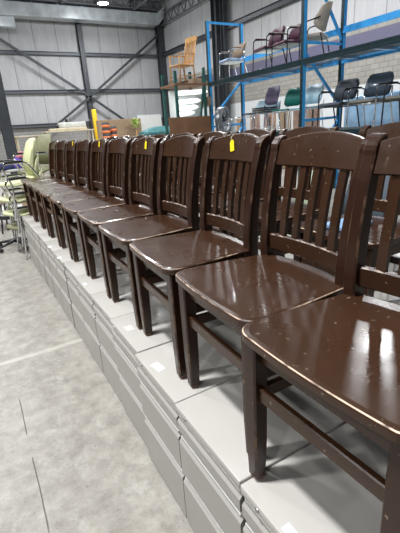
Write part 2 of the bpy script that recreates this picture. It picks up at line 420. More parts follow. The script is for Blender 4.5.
# ------------------------------------------------------------------ file cabinets
CW = .385
def make_cabinet():
    t = thing('file_cabinet', '', 'file cabinet')
    D = .50; w = CW-.004
    y0, y1 = .002, CW-.002
    body = MB().box(.022, D-.004, y0+.003, y1-.003, 0, H-.03)
    body.build('body', 'cabinet_body', t)
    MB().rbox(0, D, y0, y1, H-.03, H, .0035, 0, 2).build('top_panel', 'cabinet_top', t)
    MB().box(.012, .024, y0+.004, y1-.004, .02, H-.03).build('front_recess', 'shadow_gap', t)
    # three drawer fronts: shallow, middle, deep; each with a folded lip pull along its top
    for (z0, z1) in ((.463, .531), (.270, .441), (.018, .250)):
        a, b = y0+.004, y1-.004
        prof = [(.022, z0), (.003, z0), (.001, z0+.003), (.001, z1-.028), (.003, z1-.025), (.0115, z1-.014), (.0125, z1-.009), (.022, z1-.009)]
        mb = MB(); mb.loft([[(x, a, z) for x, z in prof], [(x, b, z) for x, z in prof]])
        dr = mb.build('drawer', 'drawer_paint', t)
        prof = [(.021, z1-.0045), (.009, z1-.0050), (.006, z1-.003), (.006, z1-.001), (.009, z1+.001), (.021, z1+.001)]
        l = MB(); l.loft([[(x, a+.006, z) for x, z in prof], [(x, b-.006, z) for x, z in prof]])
        l.build('pull', 'lip_highlight', dr)
    lk = MB(); lk.tube([(-.003, .31, H-.016), (.004, .31, H-.016)], .007, 12); lk.build('lock', 'lock_metal', t)
    return t
cab = make_cabinet()
Y0 = .655
offs = {-2: -.002, -1: 0, 0: .001, 1: .004, 2: .018, 3: .026, 4: .026, 5: .028, 6: .024, 7: .024, 8: .022, 9: .018, 10: .016, 11: .016, 12: .014}
cablab = {-2: 'grey file cabinet at the near end of the front row',
 -1: 'grey file cabinet under the nearest chair, white sticker at its front edge',
 0: 'grey file cabinet whose top begins at the nearest chair far leg and has no label',
 1: 'grey file cabinet with a printed white label on its top',
 2: 'grey file cabinet with a pale yellow label on its top, under the third chair legs',
 3: 'grey three-drawer file cabinet just beyond the one with the pale yellow label',
 4: 'grey file cabinet with a small white sticker, second beyond the pale yellow label',
 5: 'grey file cabinet third beyond the one with the pale yellow label', 6: 'grey file cabinet with a small white sticker, in the middle of the long front row',
 7: 'grey file cabinet next past the middle of the long front row', 8: 'grey file cabinet fourth from the far end of the front row',
 9: 'grey file cabinet third from the far end of the front row', 10: 'grey file cabinet second from the far end of the front row', 11: 'grey file cabinet at the far end of the front row beside green chairs'}
g = 'file cabinets under the front row of chairs'
for k in range(-2, 12):
    c = cab if k == -2 else dup(cab)
    c.location = (offs[k], Y0+k*CW, 0); c.scale.z = 1-(.008 if k < 0 else .004 if k < 2 else 0)/H; tag(c, cablab[k], 'file cabinet', g)
def sticker(k, x, y, sx, sy, rz, m):
    root = [o for o in col.objects if o.get('label') == cablab[k]][0]
    MB().box(-sx/2, sx/2, -sy/2, sy/2, H, H+.0012).build('sticker', m, root, (x-offs[k], y-(Y0+k*CW), 0), rz)['label'] = 'pale yellow sticker' if m != 'sticker' else 'white paper sticker'
sticker(1, .046, 1.275, .032, .062, .15, 'sticker')
sticker(2, .065, 1.652, .034, .05, .05, 'sticker_yellow')
sticker(-1, .022, .478, .025, .05, .0, 'sticker')
sticker(4, .045, 2.389, .02, .04, .1, 'sticker')
sticker(6, .03, 3.1, .03, .05, .1, 'sticker')
sticker(7, .03, 3.5, .03, .05, .1, 'sticker')
# second line of cabinets under the chairs behind
for k in range(-2, 12):
    c = dup(cab); c.location = (.72, Y0+.11+k*CW, 0)
    tag(c, 'grey file cabinet in the back line, mostly hidden under the second row of chairs', 'file cabinet', 'file cabinets under the second row of chairs')

# ------------------------------------------------------------------ the slat-back chair (front faces -x, origin at the seat front centre, z = 0 at the feet)
def px(z):        # centre line of the rear leg / back post
    P = [(0, .425), (.2, .388), (.43, .368), (.52, .368), (.62, .378), (.74, .400), (.845, .428), (.90, .450)]
    for (a, xa), (b, xb) in zip(P, P[1:]):
        if z <= b: return xa+(xb-xa)*(z-a)/(b-a)
    return P[-1][1]
def crest_bow(y): return .020*(1-(y/.175)**2)
def make_chair():
    t = thing('dining_chair', '', 'chair')
    # seat: rounded front corners, sides tapering to the posts
    def outline(ins):
        pts = []; r = .052
        fw, bw = .226-ins, .198-ins
        for k in range(7):           # front far corner (+y), from the side round to the front
            a = math.pi/2*k/6
            pts.append((r+ins - r*math.sin(a)+0.0, fw-r+r*math.cos(a)))
        for k in range(1, 10):       # slightly bowed front
            y = (fw-r)*(1-2*k/10); pts.append((ins-.008*(1-(y/(fw-r))**2), y))
        for k in range(7):
            a = math.pi/2*k/6
            pts.append((r+ins - r*math.cos(a), -(fw-r)-r*math.sin(a)))
        pts += [(.20, -(.214-ins)), (.335, -bw), (.362-ins, -bw), (.362-ins, -.160), (.388-ins, -.155), (.400-ins, -.08), (.404-ins, 0), (.400-ins, .08), (.388-ins, .155), (.362-ins, .160), (.362-ins, bw), (.335, bw), (.20, .214-ins)]
        return pts
    mb = MB()
    st = [(.014, .4175), (.004, .4190), (0, .4230), (0, .4384), (.0012, .4412)]
    mb.loft([[(x, y, z) for x, y in outline(i)] for i, z in st], 0, True, False, False)
    mb.loft([[(x, y, z) for x, y in outline(i)] for i, z in ((.0012, .4412), (.0034, .4434))], 1, True, False, True)
    mb.loft([[(x, y, z) for x, y in outline(i)] for i, z in ((.0034, .4434), (.012, .4455))], 0, True, False, True)
    o = outline(.012); n = len(o)
    mb.add([(x, y, .4455) for x, y in o], [list(range(n))], 0)
    o = outline(.014); mb.add([(x, y, .4175) for x, y in o], [list(reversed(range(n)))], 0)
    mb.build('seat', ['dark_wood', 'worn_edge'], t)
    # apron under the seat
    ap = MB()
    ap.box(.038, .056, -.172, .172, .362, .418); ap.box(.352, .370, -.165, .165, .362, .418)
    for s in (-1, 1): ap.bar((.05, s*.186, .39), (.36, s*.177, .39), .018, .056)
    ap.build('apron', 'dark_wood', t)
    # front legs
    for s in (-1, 1):
        def ring(h, cx, z, cy=s*.190): 
            c = h*.28
            return [(cx+a*h-(a*c if i % 2 == 0 else 0), cy+b*h-(b*c if i % 2 else 0), z) for i, (a, b) in enumerate(((-1,-1),(-1,-1),(1,-1),(1,-1),(1,1),(1,1),(-1,1),(-1,1)))]
        def ring(hx, cx, z, cy=s*.190, ch=.0045):
            h = hx; return [(cx-h+ch, cy-h, z), (cx+h-ch, cy-h, z), (cx+h, cy-h+ch, z), (cx+h, cy+h-ch, z), (cx+h-ch, cy+h, z), (cx-h+ch, cy+h, z), (cx-h, cy+h-ch, z), (cx-h, cy-h+ch, z)]
        mb = MB().loft([ring(.0135, .038, 0), ring(.0175, .038, .010), ring(.0205, .038, .12), ring(.0215, .0385, .30), ring(.0215, .0385, .4175)])
        for f in range(len(mb.f)-2):
            if f % 8 == 7: mb.mi[f] = 1
        mb.build('leg', ['leg_wood', 'arris_wear'], t)
    # rear legs running up into the back posts
    for s in (-1, 1):
        rings = []
        for z, tx, ty in ((0, .013, .014), (.010, .016, .016), (.12, .018, .017), (.30, .021, .018), (.42, .024, .019), (.50, .024, .019), (.58, .0225, .0185), (.66, .0215, .018), (.74, .021, .018), (.80, .020, .0175)):
            cx = px(z); cy = s*(.178+.009*max(0, z-.42)/.42); c = .005
            rings.append([(cx-tx+c, cy-ty, z), (cx+tx-c, cy-ty, z), (cx+tx, cy-ty+c, z), (cx+tx, cy+ty-c, z), (cx+tx-c, cy+ty, z), (cx-tx+c, cy+ty, z), (cx-tx, cy+ty-c, z), (cx-tx, cy-ty+c, z)])
        # scrolled ear: the top rolls backwards
        C = (px(.80)+.028, .806)      # centre of the roll
        for k in range(0, 6):
            a = R(8+k*16)
            ro, ri = .047, .010
            xo, zo = C[0]-ro*math.cos(a), C[1]+ro*.92*math.sin(a); xi, zi = C[0]-ri*math.cos(a)+.0, C[1]-.004+ri*math.sin(a)
            cy = s*.187; ty = .0175; c = .004
            dx, dz = (xi-xo), (zi-zo)
            rings.append([(xo+dx*.1, cy-ty, zo+dz*.1), (xi-dx*.1, cy-ty, zi-dz*.1), (xi, cy-ty+c, zi), (xi, cy+ty-c, zi), (xi-dx*.1, cy+ty, zi-dz*.1), (xo+dx*.1, cy+ty, zo+dz*.1), (xo, cy+ty-c, zo), (xo, cy-ty+c, zo)])
        mb = MB().loft(rings)
        for f in range(len(mb.f)-2):
            if f % 8 in (5, 7): mb.mi[f] = 1
        mb.build('back_post', ['leg_wood', 'arris_wear'], t)
    # crest rail, bowed back and arched
    def rail(name, zb, zt, arch, th, y1, mm=('dark_wood', 'worn_edge'), n=16, worn=False):
        mb = MB(); rings = []; w = []
        for i in range(n+1):
            y = -y1+2*y1*i/n; zt2 = zt+arch*(1-(y/y1)**2); b = crest_bow(y)
            rb = px(zb)+b; rt = px(zt2)+b; c = .004
            rings.append([(rb-th/2, y, zb+c), (rt-th/2, y, zt2-c), (rt-th/2+c, y, zt2), (rt+th/2-c, y, zt2), (rt+th/2, y, zt2-c), (rb+th/2, y, zb+c), (rb+th/2-c, y, zb), (rb-th/2+c, y, zb)])
        if worn:
            mb.loft(rings, 0, True, True, False)
            for f in range(len(mb.f)-2):
                if f % 8 == 1: mb.mi[f] = 1
        else: mb.loft(rings, 0, True, True, False)
        return mb.build(name, list(mm), t)
    rail('crest_rail', .754, .832, .025, .022, .172)
    rail('lower_rail', .470, .526, .0, .020, .168, ('dark_wood', 'rail_wear'), worn=True)
    for i in range(5):
        y = (i-2)*.0555; b = crest_bow(y); hw = .0135; mb = MB(); rings = []
        for z in (.522, .60, .68, .758):
            x = px(z)+b; rings.append([(x-.0065, y-hw, z), (x+.0065, y-hw, z), (x+.0065, y+hw, z), (x-.0065, y+hw, z)])
        mb.loft(rings).build('slat', 'dark_wood', t)
    # stretchers
    a = MB(); a.rbox(.030, .048, -.175, .175, .256, .294, .003); a.build('stretcher', ['dark_wood'], t)
    for s in (-1, 1):
        b = MB(); b.bar((.05, s*.188, .262), (px(.25), s*.180, .262), .016, .032); b.build('stretcher', 'dark_wood', t)
    c = MB(); c.bar((px(.25), -.168, .262), (px(.25), .168, .262), .016, .032); c.build('stretcher', 'dark_wood', t)
    return t
chair = make_chair()
front = [(.462, -.036, .022), (.889, .0017, -.0451), (1.3403, .0113, -.0536), (1.8068, .0204, -.0109), (2.262, .022, -.02), (2.717, .02, -.01), (3.172, .022, -.025), (3.627, .02, .0), (4.082, .018, -.02), (4.537, .02, .01), (4.992, .018, -.01)]
clab = ['dark brown slat-back chair nearest the viewer, cropped by the right edge',
 'dark brown slat-back chair second from the front, untagged, scratched glossy seat',
 'dark brown slat-back chair third from the front, nearest one with a yellow tag',
 'dark brown slat-back chair fourth from the front, between two yellow-tagged chairs and untagged',
 'dark brown slat-back chair fifth from the front, second one with a yellow tag',
 'dark brown slat-back chair sixth from the front, untagged, in the middle of the row',
 'dark brown slat-back chair seventh from the front, with a small yellow tag',
 'dark brown slat-back chair fourth from the far end of the row, untagged',
 'dark brown slat-back chair third from the far end, the farthest with a yellow tag',
 'dark brown slat-back chair second from the far end of the row',
 'dark brown slat-back chair at the far end of the row beside the pale green chairs']
def put(c, x, y, t):
    cx = .25-.0572
    c.location = (x+.25-math.cos(t)*cx, y-math.sin(t)*cx, H+.0005-(.004 if y < 1 and x < .3 else 0)); c.rotation_euler = (0, 0, t)
for i, (y, dx, t) in enumerate(front):
    c = chair if i == 0 else dup(chair)
    put(c, dx, y, t); tag(c, clab[i], 'chair', 'dark wooden chairs in the front row')
blab = {0: 'dark slat-back chair of the second row behind the nearest chair', 1: 'dark slat-back chair of the second row seen between the two nearest chair backs',
        2: 'dark slat-back chair of the second row seen through the second chair slats'}
names = ['nearest', 'second', 'third', 'fourth', 'fifth', 'sixth', 'seventh', 'eighth', 'ninth']
for i, y in enumerate((1.10, 1.655, 2.13, 2.62, 3.10, 3.58, 4.06, 4.52, 4.98)):
    c = dup(chair); put(c, .715, y, .02*(i % 3-1))
    tag(c, 'dark slat-back chair in the second row behind, %s from the viewer, mostly hidden' % names[i] if i else 'dark slat-back chair in the second row behind, nearest the viewer, seen through the nearest back', 'chair', 'dark wooden chairs in the second row')

# yellow price tags hanging from the crest rails
def price_tag(x, y, z, tilt, label, s=1):
    t = thing('price_tag', label, 'tag', (x, y, z), 0, 'yellow tags hung on the chair backs'); t.rotation_euler = (tilt, R(9), 0)
    mb = MB(); w, h = .013*s, .022*s
    out = [(-w, -h), (w, -h), (w, h*.6), (w*.5, h), (-w*.5, h), (-w, h*.6)]
    mb.loft([[(-.0006, a, b) for a, b in out], [(.0006, a, b) for a, b in out]]).build('tag_card', 'tag_yellow', t)
    MB().tube([(0, 0, h*.8), (-.001, .003, h+.012), (.014, .001, h+.024), (.03, -.002, h+.018)], .0009, 5).build('tag_string', 'string', t)
def tagpos(i, dy, z, tilt, label, s=1):
    y, dx, t = front[i]; cx = .25-.0572
    lx = px(z)+crest_bow(dy)-.016; co, si = math.cos(t), math.sin(t)
    X = dx+.25-co*cx + co*lx - si*dy; Y = y-si*cx + si*lx + co*dy
    price_tag(X, Y, H+z, tilt, label, s)
tagpos(2, .02, .812, R(-14), 'yellow tag hanging on the third chair, the nearest tag')
tagpos(4, .0, .812, R(4), 'yellow tag hanging on the fifth chair, the second tag')
tagpos(6, .04, .818, R(5), 'yellow tag hanging on the seventh chair, the third tag')
tagpos(8, .01, .825, R(5), 'yellow tag hanging on the ninth chair, the farthest tag')

# ------------------------------------------------------------------ pallet rack
RX0, RX1 = 5.5, 6.55
RY = (9.58, 6.18, 2.70)
Z1, Z2, Z3 = 1.29, 2.57, 3.12
rk = thing('pallet_rack', 'tall blue pallet rack with dark front beams holding assorted office chairs', 'rack', (RX0, RY[1], 0))
def rp(mb, name, m): 
    o = mb.build(name, m, rk); o.location = (-RX0, -RY[1], 0); return o
for y, top in zip(RY, (3.97, 5.4, 5.4)):
    for x in (RX0, RX1):
        mb = MB()
        s = 1
        mb.box(x, x+.075, y-.04, y+.04, 0, top)
        rp(mb, 'upright', 'rack_blue')
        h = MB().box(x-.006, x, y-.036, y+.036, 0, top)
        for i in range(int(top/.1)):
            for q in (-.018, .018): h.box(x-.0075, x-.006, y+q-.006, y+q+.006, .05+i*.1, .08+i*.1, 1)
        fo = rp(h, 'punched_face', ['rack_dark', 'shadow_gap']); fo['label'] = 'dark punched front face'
    fr = [((RX0+.04, y, top-.03), (RX1+.04, y, top-.03)), ((RX0+.04, y, 1.47), (RX1+.04, y, 1.50)), ((RX0+.04, y, .3), (RX1+.04, y, .3))]
    if y == RY[0]: fr += [((RX0+.04, y, 1.66), (RX1+.04, y, 2.62)), ((RX0+.04, y, .3), (RX1+.04, y, 1.47))]
    else: fr += [((RX0+.04, y, 2.72), (RX1+.04, y, 1.72)), ((RX0+.04, y, 4.3), (RX1+.04, y, 2.9)), ((RX0+.04, y, .3), (RX1+.04, y, 1.47)), ((RX0+.04, y, 2.86), (RX1+.04, y, 2.86))]
    for a, b in fr: rp(MB().bar(a, b, .035, .05), 'frame_brace', 'rack_blue')
for a, b in ((0, 1), (1, 2)):
    y1, y0 = RY[a]-.045, RY[b]+.045
    for z, h in ((Z1-.06, .10), (Z2-.05, .11)):
        o = rp(MB().rbox(RX0-.012, RX0+.04, y0, y1, z-h/2, z+h/2, .006), 'front_beam', 'rack_dark'); o['label'] = 'dark green front beam'
        rp(MB().rbox(RX0-.018, RX0-.013, y0, y1, z+h*.18, z+h*.26, .001), 'beam_step', 'rack_dark')
    for z, h in ((Z1-.05, .10), (Z2-.01, .12), (Z3-.02, .12)):
        mb = MB().rbox(RX1-.012, RX1+.04, y0, y1, z-h/2, z+h/2, .006); mb.box(RX1-.03, RX1-.012, y0, y1, z-h/2, z-h*.1)
        o = rp(mb, 'rear_beam', 'rack_blue')
    for z in (Z1, Z2):
        mb = MB(); zz = z+.0
        n = int((y1-y0)/.06)
        for i in range(n+1): mb.box(RX0+.03, RX1, y0+i*(y1-y0)/n-.003, y0+i*(y1-y0)/n+.003, zz-.006, zz)
        for i in range(9): xx = RX0+.05+i*.12; mb.box(xx-.003, xx+.003, y0, y1, zz-.012, zz-.006)
        rp(mb, 'wire_deck', 'wire')
        for i in range(4):
            yy = y0+(y1-y0)*(i+.5)/4; rp(MB().box(RX0+.03, RX1, yy-.03, yy+.03, zz-.05, zz-.014), 'deck_support', 'wire')
# crumpled clear film lying on the upper deck edge
fm = MB(); n = 14
P = [[(RX0+.15+.7*i/n, 7.4+1.9*j/n, Z2+.006+.045*random.random()) for j in range(n+1)] for i in range(n+1)]
fm.loft(P, 0, False, False, True)
tag(fm.build('plastic_film', 'white_wrap'), 'crumpled white plastic film lying on the upper rack deck', 'plastic film')
tag(MB().rbox(RX0+.12, RX1-.1, 4.4, 5.9, Z2+.001, Z2+.02, .004).build('deck_sheet', 'white_wrap'), 'flat white sheet on the upper rack deck right of the middle upright', 'sheet')

# ------------------------------------------------------------------ generic seats on the racks  (local: faces -x, z = 0 at the feet)
def cushion(x0, x1, w, z0, z1, r=.03): return MB().rbox(x0, x1, -w/2, w/2, z0, z1, r, 0, 3)
def backpad(w, z0, z1, x0, x1, th, r=.08, bow=.03, m=12):
    """upright pad with rounded top corners, leaning from x0 (bottom) to x1 (top), bowed round the sitter"""
    fr = []; bk = []
    for i in range(m+1):
        u = -1+2*i/m; y = u*w/2; b = -bow*u*u
        d = max(0, abs(y)-(w/2-r)); cut = r-math.sqrt(max(0, r*r-d*d))
        fr.append((y, b, cut))
    rings = []
    for y, b, cut in fr:
        zb, zt = z0+cut*.6, z1-cut; xb = x0+b; xt = x0+(x1-x0)*(zt-z0)/(z1-z0)+b
        rings.append([(xb, y, zb), ((xb+xt)/2-.012, y, (zb+zt)/2), (xt, y, zt), (xt+th, y, zt-.004), ((xb+xt)/2+th, y, (zb+zt)/2), (xb+th, y, zb+.004)])
    return MB().loft(rings, 0, True, True, True)
def armchair(label, loc, rz, seat_m, back_m, frame_m, cat='chair', w=.52, arm_m='black_plastic', back_top=.82, r=.09, round_back=False, group='armchairs on the racks', under=None):
    t = thing('office_armchair', label, cat, loc, rz, group)
    cushion(0, .47, w-.06, .40, .46).build('seat', seat_m, t)
    if under: MB().rbox(.02, .45, -w/2+.05, w/2-.05, .378, .40, .01).build('seat_base', under, t)
    backpad(w-.06, .50, back_top, .44, .54, .05, r, .04).build('backrest', back_m, t)
    for s in (-1, 1):
        y = s*w/2
        MB().tube(smooth_path([(.02, y, 0), (.04, y, .62), (.10, y, .655), (.38, y, .665), (.46, y*.96, .64)], .05), .0125, 8).build('arm_frame', frame_m, t)
        MB().tube([(.46, y*.98, .645), (.45, y*.98, .40), (.56, y, 0)], .0125, 8).build('leg', frame_m, t)
        MB().rbox(.09, .36, y-.025, y+.025, .665, .685, .008, 0, 2).build('armrest', arm_m, t)
    MB().tube([(.03, -w/2, .385), (.03, w/2, .385)], .011, 8).build('cross_bar', frame_m, t)
    MB().tube([(.455, -w/2, .385), (.455, w/2, .385)], .011, 8).build('cross_bar', frame_m, t)
    return t
def sidechair(label, loc, rz, m, frame_m, group, shells=1, top=.80, w=.48, stack=1, name='stacking_chair', seat_m=None):
    t = thing(name, label, 'chair', loc, rz, group)
    # one-piece looking seat and back pads on a sled frame
    cushion(0, .44, w, .415, .445, .014).build('seat', seat_m or m, t)
    backpad(w, .50, top, .42, .52, .022, .10, .03).build('backrest', m, t)
    for s in (-1, 1):
        y = s*(w/2-.01)
        MB().tube(smooth_path([(.50, y, .56), (.45, y, .40), (.05, y, .40), (.0, y, .012), (.50, y, .012), (.44, y, .40)], .04), .010, 8).build('sled_leg', frame_m, t)
    MB().tube([(.02, -w/2+.01, .40), (.02, w/2-.01, .40)], .009, 8).build('cross_bar', frame_m, t)
    return t
LEFT = R(-29)
# upper deck
armchair('tan patterned armchair with chrome frame on the upper rack deck by the left upright', (5.64, 9.08, Z2+.001), R(-8), 'blue_stripe', 'tan_fabric', 'chrome', arm_m='tan_fabric', under='pale_under', w=.56)
armchair('maroon armchair with black frame on the upper rack deck', (5.60, 7.62, Z2+.001), R(-8), 'maroon', 'maroon', 'black_frame', arm_m='maroon', under='pale_under', w=.56, back_top=.86)
armchair('maroon armchair standing right of another maroon one, against the middle upright', (5.64, 7.02, Z2+.001), R(-8), 'maroon', 'maroon', 'black_frame', arm_m='beige_fabric', under='pale_under', w=.56, back_top=.80)
t = thing('tub_chair', 'beige round-backed chair on the upper deck just right of the middle upright', 'chair', (5.92, 6.62, Z2+.001), R(-60), 'armchairs on the racks')
cushion(.0, .46, .5, .40, .47).build('seat', 'beige_fabric', t)
backpad(.50, .52, .98, .40, .52, .05, .2, .12).build('backrest', 'beige_fabric', t)
for s in (-1, 1):
    MB().tube(smooth_path([(.02, s*.26, 0), (.03, s*.26, .66), (.42, s*.27, .72)], .08), .012, 8).build('arm_frame', 'black_frame', t)
    MB().tube([(.42, s*.25, .45), (.52, s*.26, 0)], .012, 8).build('leg', 'black_frame', t)
# lower deck
z = Z1+.001
sidechair('pale blue chair with white sled legs beside the middle upright, lower deck', (5.68, 6.47, z), R(0), 'pale_blue_shell', 'white_frame', 'side chairs on the lower deck', top=.88, w=.50)
armchair('dark slate armchair with black frame on the lower deck, nearest the middle upright', (5.62, 5.58, z), R(2), 'slate_fabric', 'slate_fabric', 'black_frame', back_top=.86, w=.55)
armchair('armchair with olive grey seat and glossy blue back, second from the middle upright', (5.62, 4.88, z), R(2), 'olive_fabric', 'blue_leather', 'chrome', back_top=.88, w=.55, arm_m='black_plastic')
armchair('olive grey armchair on the lower deck, cropped by the right edge of the photo', (5.62, 4.17, z), R(2), 'olive_fabric', 'blue_leather', 'black_frame', back_top=.88, w=.55)
sidechair('dark green padded chair on the lower deck left of the middle upright', (5.70, 7.05, z), R(4), 'teal_shell', 'white_frame', 'side chairs on the lower deck', top=.88, w=.48)
for i in range(3):
    sidechair(['lowest black stacking chair in the chrome stack under the purple-backed one', 'middle black stacking chair in the chrome stack under the purple-backed one', 'topmost chair of the chrome stack, with a purple back'][i], (5.70, 7.80, z+i*.045), R(0), 'purple_shell' if i == 2 else 'pale_blue_shell', 'chrome', 'chrome-framed stack of chairs on the lower deck', top=.90 if i == 2 else .60, w=.46, seat_m='black_plastic')
sidechair('pale blue backed chair behind the purple-backed stack on the lower deck', (5.80, 8.31, z), R(0), 'pale_blue_shell', 'chrome', 'side chairs on the lower deck', top=.72, w=.46, seat_m='black_plastic')
# chrome wire shelf under/around the stack
t = thing('wire_basket', 'chrome wire basket frame on the lower deck between the fan and the chair stack', 'wire basket', (5.60, 8.80, z))
for q in (0, .36):
    MB().tube(smooth_path([(0, -.22, q), (.6, -.22, q), (.6, .22, q), (0, .22, q), (0, -.219, q)], .04), .009, 6).build('rim', 'chrome', t)
wr = MB()
for i in range(7): wr.tube([(0, -.22+.073*i, 0), (0, -.22+.073*i, .36)], .0035, 5); wr.tube([(.6, -.22+.073*i, 0), (.6, -.22+.073*i, .36)], .0035, 5)
for i in range(9): wr.tube([(.07*i, -.22, .01), (.07*i, .22, .01)], .0035, 5)
wr.build('wire_mesh', 'chrome', t)
# fan
t = thing('drum_fan', 'round dark metal drum fan on the lower deck by the left upright', 'fan', (5.72, 9.30, z), R(-58))
rings = MB(); cz = .36
for dx_ in (-.09, .09): rings.tube([(dx_, .30*math.cos(a*math.pi/14), cz+.30*math.sin(a*math.pi/14)) for a in range(28)], .012, 6, closed=True)
for rr in (.10, .17, .235): rings.tube([(-.10, rr*math.cos(a*math.pi/14), cz+rr*math.sin(a*math.pi/14)) for a in range(28)], .005, 5, closed=True)
for k in range(16):
    a = k*math.pi/8; rings.tube([(-.12, .03*math.cos(a), cz+.03*math.sin(a)), (-.09, .30*math.cos(a), cz+.30*math.sin(a))], .004, 5)
rings.build('grille', 'fan_steel', t)
dr = MB(); n = 28
dr.loft([[(x_, r_*math.cos(2*math.pi*k/n), cz+r_*math.sin(2*math.pi*k/n)) for k in range(n)] for x_, r_ in ((-.085, .295), (.085, .295), (.085, .28), (-.085, .28), (-.085, .295))], 0, True, False, True).build('drum', 'fan_steel', t)
for k in range(5):
    a = 2*math.pi*k/5; b = MB()
    pts = [(-.02, .04*math.cos(a), cz+.04*math.sin(a)), (-.03, .24*math.cos(a+.1), cz+.24*math.sin(a+.1)), (.0, .25*math.cos(a+.5), cz+.25*math.sin(a+.5)), (.03, .22*math.cos(a+.9), cz+.22*math.sin(a+.9)), (.02, .04*math.cos(a+.8), cz+.04*math.sin(a+.8))]
    b.loft([pts, [(p[0]+.006, p[1], p[2]) for p in pts]]).build('blade', 'fan_steel', t)
mo = MB(); mo.tube([(-.05, 0, cz), (.10, 0, cz)], .06, 16); mo.build('motor', 'black_plastic', t)
st = MB()
for s in (-1, 1): st.tube(smooth_path([(0, s*.31, cz), (0, s*.31, .02), (-.18, s*.31, .014)], .03), .013, 6); st.tube([(0, s*.31, .02), (.18, s*.31, .014)], .013, 6)
st.tube([(-.18, -.31, .014), (-.18, .31, .014)], .013, 6); st.tube([(.18, -.31, .014), (.18, .31, .014)], .013, 6); st.build('stand', 'fan_steel', t)

# things on the ground behind the rack
def carton(x0, x1, y0, y1, z0, z1, m, name, label, cat, b=.015, group=None):
    o = MB().rbox(-(x1-x0)/2, (x1-x0)/2, -(y1-y0)/2, (y1-y0)/2, 0, z1-z0, b, 0, 2).build(name, m, loc=((x0+x1)/2, (y0+y1)/2, z0)); return tag(o, label, cat, group)
t = thing('wrapped_pallet', 'pallet load wrapped in pale blue film behind the rack', 'pallet load', (9.2, 6.7, 0))
MB().rbox(-.6, .6, -2.2, 1.1, .14, 2.0, .05, 0, 3).build('wrapped_load', 'blue_wrap', t)
pl = MB()
for i in range(12): pl.box(-.6, .6, -2.2+i*.28, -2.0+i*.28, .11, .138)
for x_ in (-.55, 0, .5): pl.box(x_, x_+.08, -2.2, 1.1, 0, .11)
pl.build('pallet', 'cardboard', t)
for i, (y, m, zt) in enumerate(((8.9, 'panel_wood', 1.86), (9.5, 'panel_wood', 1.80), (10.2, 'cardboard', 1.84), (11.0, 'panel_wood', 1.78), (11.9, 'panel_wood', 1.82), (12.8, 'cardboard', 1.70))):
    wd = ['nearest the blue wrapped pallet', 'second from the blue wrapped pallet', 'third from the blue wrapped pallet', 'fourth from the blue wrapped pallet', 'behind the purple-backed stack', 'behind the wire basket'][i]
    t = thing('door_panel', 'brown wooden panel standing upright behind the rack, '+wd, 'panel', (8.6+.05*i, y, 0), R(4*(i % 2)), 'wooden panels behind the rack')
    MB().rbox(-.04, .04, -.24, .24, 0, zt, .006).build('board', m, t)
    MB().box(-.05, -.04, -.05, .0, .9, zt-.1).build('dark_stile', 'black_plastic', t)

# ------------------------------------------------------------------ teal shelving bay with the pine chair on top, left of the blue rack
by = 9.2; bx0, bx1 = 4.30, 5.22
t = thing('storage_rack', 'dark teal storage frame holding a pine armchair, left of the blue rack', 'rack', (bx0, by, 0))
for x, tz in ((0, 2.78), (bx1-bx0-.12, 2.86)):
    for yy in (0, .7):
        o = MB().box(x, x+.06, yy-.03, yy+.03, 0, tz).build('upright', 'teal_frame', t)
for zt in (2.46, ):
    o = MB().rbox(-.02, bx1-bx0-.0, -.05, .78, zt, zt+.05, .005).build('shelf_board', 'plywood', t)
for zt in (1.30, .5):
    MB().rbox(-.02, bx1-bx0, -.03, .75, zt, zt+.05, .005).build('shelf_board', 'teal_frame', t)
MB().bar((bx1-bx0-.3, .03, 1.35), (bx1-bx0-.1, .03, 2.42), .05, .05).build('diagonal_strut', 'teal_frame', t)
# white tubes given a glow and a white panel, standing in for bright light
for i, (zz, l) in enumerate(((2.30, .92), (2.10, .70), (1.95, .62), (1.82, .5))):
    wd = ['topmost, thickest', 'second from the top', 'third from the top', 'lowest'][i]
    o = MB().tube([(0, 0, 0), (.1, 0, .001), (l-.1, 0, .03), (l, 0, .03)], [.02, .055, .055, .02], 12).build('glow_tube', 'tube_glow', loc=(bx0+.05+.03*i, by+.10+.05*i, zz)); tag(o, 'white stand-in tube glowing for reflected lights in the teal frame, '+wd, 'glow tube', 'white tubes made to glow in the storage frame')
o = MB().rbox(0, .95, 0, .05, 0, 1.05, .01, 0, 2).build('bright_backing', 'white_wrap', loc=(bx0+.08, by+.5, 1.352)); tag(o, 'large white panel standing in for bright light behind the glowing tubes in the teal frame', 'panel')
t2 = thing('moulded_shell', 'black curved chair shell tilted in the teal storage frame', 'chair part', (bx0+.50, by+.16, 1.352), R(20))
backpad(.42, .0, .36, .0, .22, .04, .16, .08).build('shell', 'black_plastic', t2)
carton(bx0+.60, bx0+.82, by+.1, by+.4, 2.512, 2.64, 'cardboard', 'small_box', 'small brown box beside the pine chair on the teal frame', 'box', .004)
carton(bx0+.88, bx0+1.05, by+.05, by+.35, 2.0, 2.2, 'cardboard', 'small_box', 'brown box hanging at the right side of the teal frame', 'box', .004)
o = MB().rbox(0, 1.16, 0, .03, 0, 1.74, .003).build('plywood_sheet', 'plywood', loc=(3.98, by-.2, 0)); tag(o, 'brown plywood sheet standing upright in front of the teal storage frame', 'plywood')

t = thing('pine_armchair', 'pine armchair with tall slatted back on top of the teal storage frame', 'chair', (bx0+.24, by+.12, 2.512), R(8))
